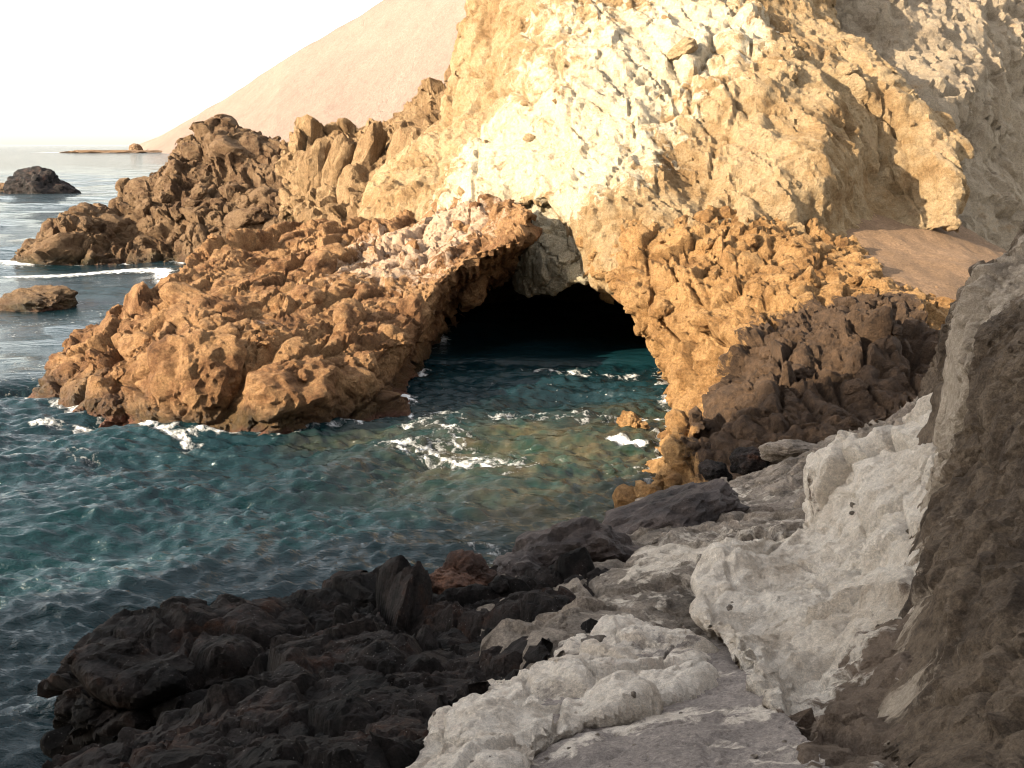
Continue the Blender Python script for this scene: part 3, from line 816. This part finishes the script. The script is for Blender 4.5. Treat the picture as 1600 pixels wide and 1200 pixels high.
# the big rounded boulders of the near headland and the lumps round them
for k, (px, py, Y, sz, rot) in enumerate([
        (315, 592, 32.3, (1.75, 1.5, 2.0), (0, .12, .2)), (458, 612, 32.1, (1.95, 1.6, 1.65), (0, -.15, .5)), (218, 545, 36.2, (1.0, 0.9, 0.7), (0, .3, .1)),
        (165, 610, 34.1, (0.8, 0.8, 0.8), (0, .2, 1)), (150, 640, 33.1, (0.45, 0.4, 0.5), (0, 0, .4)), (180, 645, 32.8, (0.5, 0.4, 0.5), (0, 0, 2)),
        (548, 605, 33.2, (1.0, 0.9, 0.75), (0, .2, .3)), (380, 540, 34.2, (0.9, 0.8, 0.9), (0, .4, .7)), (545, 505, 36.3, (1.0, 0.8, 0.9), (0, -.3, 1.2)),
        (600, 540, 36, (0.9, 0.8, 0.8), (0, .3, .2)), (480, 470, 38.6, (0.8, 0.8, 0.6), (0, .2, .8)), (300, 470, 38, (1.2, 0.8, 0.6), (0, .35, 0)),
        (110, 590, 36.4, (0.8, 0.6, 0.6), (0, .5, .3)), (520, 405, 43.6, (0.9, 0.8, 0.7), (0, 0, .6)), (640, 500, 38, (0.8, 0.7, 1.0), (0, .3, .5)),
        (390, 655, 31.2, (0.5, 0.4, 0.6), (0, 0, .3)), (240, 640, 32.2, (0.7, 0.6, 0.7), (0, .3, 2))]):
    part(head, 'boulder', px, py, Y, sz, 700 + k, M_head, sub=5 if k < 2 else 4, planes=7 + k % 3, sharp=5 + k % 4, rough=0.26, rot=rot)

# upright slabs of the spire ridge
for k, (px, py, Y, sz, rot) in enumerate([
        (497, 262, 63, (1.3, 0.9, 2.3), (0, .28, .2)), (528, 268, 62.4, (1.1, 0.9, 2.5), (0, .34, .5)), (575, 262, 61.5, (1.2, 1.0, 2.9), (0, .26, .3)),
        (556, 300, 60, (1.4, 0.9, 2.0), (0, .5, .2)), (602, 290, 60, (1.3, 0.9, 2.1), (0, .45, .6)), (640, 255, 60.6, (1.5, 1.0, 2.4), (0, .3, .1)),
        (605, 316, 56.5, (1.7, 1.1, 1.1), (0, .2, .3))]):
    part(spire, 'spire', px, py, Y, sz, 740 + k, M_spire, sub=4, planes=14, sharp=26, rough=0.22, rot=rot)

strew(prom, M_prom, None, 120, (0.5, 2.4), 1, accept=lambda V, N: (V[:, 2] > -0.2))
strew(head, M_head, None, 70, (0.25, 1.1), 2, accept=lambda V, N: (V[:, 2] > -0.1) & (N[:, 2] > -0.2))
pcr = np.empty(len(pillar.data.vertices), np.float32); pillar.data.attributes['crust'].data.foreach_get('value', pcr)
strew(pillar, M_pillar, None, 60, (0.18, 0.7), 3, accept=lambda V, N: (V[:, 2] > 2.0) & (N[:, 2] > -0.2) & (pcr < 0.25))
strew(pillar, M_flank_shade, None, 40, (0.15, 0.6), 16, accept=lambda V, N: (V[:, 2] > 0.5) & (pcr > 0.6))
strew(ledge, M_ledge, None, 60, (0.05, 0.26), 4, accept=lambda V, N: (N[:, 2] > 0.4) & (V[:, 1] > 7))
strew(bs, M_black, None, 70, (0.06, 0.28), 7, accept=lambda V, N: (N[:, 2] > 0.0) & (V[:, 1] > 4.5))
strew(bb, M_black, None, 16, (0.08, 0.3), 8, accept=lambda V, N: (N[:, 2] > -0.2))
strew(cliff, M_cliff, None, 60, (0.25, 0.9), 9, name='rock_knob')
strew(spire, M_spire, None, 20, (0.3, 0.8), 10)
strew(back, M_back, None, 24, (0.3, 1.0), 11, name='rock_knob')
strew(wm, M_ledge, None, 14, (0.012, 0.05), 12, name='dark_stone', accept=lambda V, N: N[:, 2] > 0.5)
strew(wo, M_ledge, None, 10, (0.02, 0.09), 13, name='dark_stone')
strew(rw, M_wall, None, 40, (0.05, 0.22), 14, name='rock_knob')
strew(path, M_ledge, None, 80, (0.008, 0.03), 15, name='pebble', accept=lambda V, N: N[:, 2] > 0.5)
strew(sand, M_sand, None, 14, (0.08, 0.3), 5, name='boulder', accept=lambda V, N: N[:, 2] > 0.3)

def single(name, px, py, Y, size, seed, mat, label, cat, sub=5, planes=10, sharp=10, rough=0.28, rot=(0, 0, 0), group=None, voxel=None):
    me = rock_shape(seed, sub, planes, sharp, rough)
    me.materials.append(mat); me.name = name
    o = bpy.data.objects.new(name, me); COL.objects.link(o)
    o.location = at(px, py, Y); o.scale = size; o.rotation_euler = rot
    tag(o, label, cat, group)
    return o

# rocks in the sea
single('sea_rock', 66, 299, 196, (7.6, 6, 6.3), 501, M_black, 'dark domed sea rock standing far out in the open water', 'rock', planes=7, sharp=6)
single('sea_rock', 8, 302, 200, (4, 3, 2.0), 504, M_prom, 'low brown spur at the seaward foot of the dark domed sea rock', 'rock', planes=7, sharp=6)
single('sea_rock', 52, 478, 56, (2.9, 1.6, 1.35), 502, M_prom, 'low brown wave-washed rock in the water between the two headlands', 'rock', planes=7, sharp=6)
single('boulder', 990, 664, 31.6, (0.5, 0.45, 0.46), 503, M_pillar, 'small orange boulder awash in foam in front of the cave', 'boulder', rough=0.4)
single('sea_rock', 186, 239.6, 1150, (66, 60, 4.2), 505, M_prom, 'long low dark reef lying off the foot of the distant hill', 'reef', planes=9, sharp=5, rough=0.35)
single('sea_rock', 212, 232, 1320, (9, 12, 7), 506, M_prom, 'tiny dark knoll at the tip of the distant hill', 'rock', planes=7, sharp=6)
# foreground rocks
single('boulder', 710, 908, 12.2, (0.52, 0.40, 0.42), 511, M_rust, 'rusty brown boulder jutting up at the water edge', 'boulder', sub=5, rough=0.4)
single('boulder', 625, 915, 12.1, (0.28, 0.26, 0.36), 512, M_rust, 'smaller pointed brown rock beside the rusty boulder', 'boulder', sub=5, rough=0.4)
single('boulder', 905, 876, 13.5, (0.95, 0.6, 0.62), 513, M_dark, 'dark purplish angular boulder low on the ledge above the water', 'boulder', sub=5, planes=8, sharp=18)
single('boulder', 1040, 822, 16.2, (1.5, 0.85, 0.62), 514, M_dark, 'long dark slab-like boulder at the seaward edge of the ledge', 'boulder', sub=5, planes=8, sharp=18, rot=(0, -.35, .3))
single('boulder', 818, 905, 12.9, (0.55, 0.5, 0.36), 518, M_dark, 'dark split rock on the ledge corner beside the rusty boulder', 'boulder', planes=8, sharp=18)
single('boulder', 1118, 740, 22, (0.42, 0.4, 0.3), 515, M_black, 'black rounded boulder at the foot of the shaded rock face, nearest the orange rocks', 'boulder')
single('boulder', 1168, 722, 22, (0.5, 0.4, 0.34), 516, M_black, 'middle black boulder in the row under the shaded rock face', 'boulder')
single('boulder', 1238, 706, 21.6, (0.75, 0.5, 0.34), 517, M_ledge, 'flat grey boulder ending the row beside the white outcrop', 'boulder', planes=8, sharp=16)

# ------------------------------------------------------------------ sea
def sea_mesh():
    na = 390
    az = np.radians(np.linspace(-42, 21, na))
    r = np.concatenate([np.arange(9, 12.5, 0.25), np.arange(12.5, 42, 0.075), np.geomspace(42, 30000, 330)])
    nr = len(r)
    R, A = np.meshgrid(r, az, indexing='ij')
    X = R * np.sin(A); Y = R * np.cos(A)
    P = np.stack([X, Y, 0 * X], -1).reshape(-1, 3)
    Rf = R.ravel()
    sp = np.maximum(np.gradient(r)[:, None] + 0 * A, R * (az[1] - az[0])).ravel()
    rng = np.random.RandomState(4)
    z = np.zeros(len(P))
    wx = P[:, 0] + 1.2 * perlin(P / 5, 60); wy = P[:, 1] + 1.2 * perlin(P / 5, 61)
    calm = np.ones(len(P))
    for k in range(64):
        lam = 0.36 * (7.0 / 0.36) ** (rng.rand() ** 2.0)
        th = rng.normal(math.radians(72), 0.5)    # the swell comes in from the open sea
        kx, ky = math.cos(th), -math.sin(th)
        a = 0.024 * lam ** 0.55
        ph = 2 * math.pi * (wx * kx + wy * ky) / lam + rng.rand() * 6.28
        w = np.clip(lam / (2.2 * sp) - 1, 0, 1)
        s = 1 - np.abs(np.sin(ph / 2)) * 2 if lam < 2.5 else np.sin(ph)
        z += a * w * s
    z_far = np.zeros(len(P)); opn = np.clip((Rf - 45) / 80, 0, 1)
    for k in range(26):
        lam = 4 * 8 ** rng.rand(); th = rng.normal(math.radians(55), 0.4)
        kx, ky = math.cos(th), -math.sin(th)
        w = np.clip(lam / (2.2 * sp) - 1, 0, 1)
        z_far += 0.011 * lam ** 0.8 * w * np.sin(2 * math.pi * (wx * kx + wy * ky) / lam + rng.rand() * 6.28)
    patch = 0.75 + 0.5 * perlin(P / 9, 62)
    z = z * np.clip(patch, 0.35, 1.4)
    P[:, 2] = z + z_far * opn
    return P, (nr, na)
Psea, shp = sea_mesh()
sea_me = grid_mesh('sea', Psea.reshape(shp[0], shp[1], 3)[:, ::-1]); smooth(sea_me)
Vs = vcoords(sea_me)
def foam_spots(V, spots):
    w = np.zeros(len(V), np.float32)
    for (px0, py0, px1, py1, r, k) in spots:
        a = shore(px0, py0)[:2]; b = shore(px1, py1)[:2]
        ab = b - a
        t = np.clip(((V[:, :2] - a) @ ab) / (ab @ ab + 1e-9), 0, 1)
        d = V[:, :2] - a - t[:, None] * ab
        w = np.maximum(w, k * np.exp(-(d ** 2).sum(1) / (r * r)))
    return w
foam = foam_spots(Vs, [(620, 690, 800, 715, 1.3, 0.72), (690, 640, 720, 690, 1.0, 0.62), (820, 575, 985, 580, 0.8, 0.65), (790, 640, 960, 650, 1.3, 0.55), (960, 680, 1000, 684, 0.35, 1.1),
                       (1030, 700, 1070, 695, 0.5, 0.8), (740, 840, 810, 890, 0.6, 0.6), (890, 825, 930, 825, 0.5, 0.6), (20, 432, 250, 424, 1.3, 1.2), (250, 424, 262, 445, 1.0, 1.0),
                       (0, 410, 30, 415, 2.0, 1.0), (50, 655, 200, 658, 0.35, 0.8), (220, 668, 300, 684, 0.4, 0.8), (120, 700, 170, 715, 0.6, 0.55), (0, 478, 110, 474, 1.0, 0.85),
                       (60, 302, 118, 297, 2.5, 0.8), (100, 238, 262, 238, 45, 1.1), (680, 600, 1040, 600, 2.2, 0.32), (640, 655, 700, 640, 0.6, 0.6), (1000, 650, 1060, 640, 0.5, 0.7),
                       (0, 520, 240, 470, 4, 0.42), (0, 560, 60, 600, 3, 0.4)])
shal = foam_spots(Vs, [(780, 700, 1000, 690, 4.0, 1.0), (900, 780, 980, 800, 3.0, 0.9), (1000, 650, 1050, 650, 2, 1.0), (480, 685, 640, 660, 0.9, 0.6), (800, 664, 830, 664, 1.0, 1.3), (830, 880, 780, 900, 1.2, 0.7)])
from mathutils.kdtree import KDTree
wl = []
for o_ in (prom, head, pillar, bs, bb):
    v_ = vcoords(o_.data); v_ = v_[np.abs(v_[:, 2]) < 0.35]; wl.append(v_[::3])
wl = np.concatenate(wl)
kd = KDTree(len(wl))
for q_, p_ in enumerate(wl): kd.insert((p_[0], p_[1], 0), q_)
kd.balance()
rr_ = np.hypot(Vs[:, 0], Vs[:, 1])
near = np.nonzero((rr_ < 100))[0]
wash = np.zeros(len(Vs), np.float32)
dst = np.array([kd.find((float(Vs[q_, 0]), float(Vs[q_, 1]), 0))[2] for q_ in near], np.float32)
wash[near] = (0.62 * np.exp(-(dst / 0.30) ** 2) + 0.25 * np.exp(-(dst / 1.6) ** 2)) * np.clip(0.75 + 1.5 * perlin(Vs[near] * np.array([1, 1, 0]) / 2.2, 71), 0, 1.2)
foam = np.maximum(foam, wash)
set_attr(sea_me, 'foam', foam); set_attr(sea_me, 'open', np.clip((np.hypot(Vs[:, 0], Vs[:, 1]) - 45) / 150, 0, 1)); set_attr(sea_me, 'shallow', shal)
def sea_mat():
    m, t, b = nt('sea_water')
    geo = t.nodes.new('ShaderNodeNewGeometry')
    pos = geo.outputs['Position']
    def noise(scale, detail, rough, dist=0.0, src=None):
        n = node(t, 'ShaderNodeTexNoise', Scale=scale, Detail=detail, Roughness=rough, Distortion=dist)
        t.links.new(src or pos, n.inputs['Vector']); return n.outputs['Fac']
    mp = node(t, 'ShaderNodeMapping'); mp.inputs['Rotation'].default_value = (0, 0, math.radians(18)); mp.inputs['Scale'].default_value = (0.6, 1.5, 1)
    t.links.new(pos, mp.inputs['Vector'])
    rip = mp.outputs[0]                                      # ripples drawn out along the crests
    fo = node(t, 'ShaderNodeAttribute', attribute_name='foam').outputs['Fac']
    sh = node(t, 'ShaderNodeAttribute', attribute_name='shallow').outputs['Fac']
    deep = ramp(t, noise(0.12, 4, 0.6), [(0.35, (0.002, 0.012, 0.017)), (0.65, (0.004, 0.022, 0.027))])
    bott = ramp(t, noise(0.9, 5, 0.6), [(0.38, (0.016, 0.034, 0.022)), (0.66, (0.075, 0.058, 0.028))])
    sm = math_(t, 'MULTIPLY', sh, 0.85, True)
    c = mixc(t, sm, deep, bott)
    v = node(t, 'ShaderNodeTexVoronoi', feature='DISTANCE_TO_EDGE', Scale=1.6)
    wv = node(t, 'ShaderNodeVectorMath', operation='ADD')
    nn = node(t, 'ShaderNodeTexNoise', Scale=1.3, Detail=5.0); t.links.new(pos, nn.inputs['Vector'])
    t.links.new(pos, wv.inputs[0]); t.links.new(nn.outputs['Color'], wv.inputs[1]); t.links.new(wv.outputs[0], v.inputs['Vector'])
    lace = ramp(t, v.outputs['Distance'], [(0.0, 0.30), (0.22, 0.0)])
    fn = math_(t, 'ADD', math_(t, 'MULTIPLY', noise(2.6, 9, 0.78, 0.5), 2.2), -1.22)
    f = math_(t, 'ADD', math_(t, 'ADD', fo, fn), lace)
    f = ramp(t, f, [(0.62, 0.0), (0.92, 1.0)])
    c = mixc(t, f, c, (0.80, 0.82, 0.82))
    t.links.new(c, b.inputs['Base Color'])
    b.inputs['IOR'].default_value = 1.333
    t.links.new(ramp(t, f, [(0.0, 0.07), (1.0, 0.8)]), b.inputs['Roughness'])
    hb = math_(t, 'ADD', math_(t, 'ADD', math_(t, 'MULTIPLY', noise(0.4, 2, 0.5, src=rip), 1.6), math_(t, 'ADD', math_(t, 'MULTIPLY', noise(1.8, 2, 0.5, src=rip), 0.8), math_(t, 'MULTIPLY', noise(4.5, 5, 0.6, src=rip), 0.5))), math_(t, 'MULTIPLY', f, 0.5))
    op = node(t, 'ShaderNodeAttribute', attribute_name='open').outputs['Fac']
    hb = math_(t, 'ADD', hb, math_(t, 'MULTIPLY', op, math_(t, 'MULTIPLY', noise(0.22, 6, 0.62, src=rip), 20.0)))
    bp = node(t, 'ShaderNodeBump', Strength=1.0, Distance=0.16)
    t.links.new(hb, bp.inputs['Height']); t.links.new(bp.outputs[0], b.inputs['Normal'])
    return m
sea = link('sea', sea_me, sea_mat())
tag(sea, 'choppy teal sea filling the cove and reaching the horizon', None, kind='structure')

print('verts total', sum(len(o.data.vertices) for o in bpy.data.objects if o.type == 'MESH'))
print('tris (unique meshes)', sum(len(p.loops) - 2 * len(p.polygons) for p in {o.data for o in bpy.data.objects if o.type == 'MESH'}))
for o in bpy.data.objects:
    if o.type == 'MESH' and len(o.data.polygons) > 40000: print(o.name, len(o.data.loops) - 2 * len(o.data.polygons))
print('script %.1fs' % (time.time() - T0))
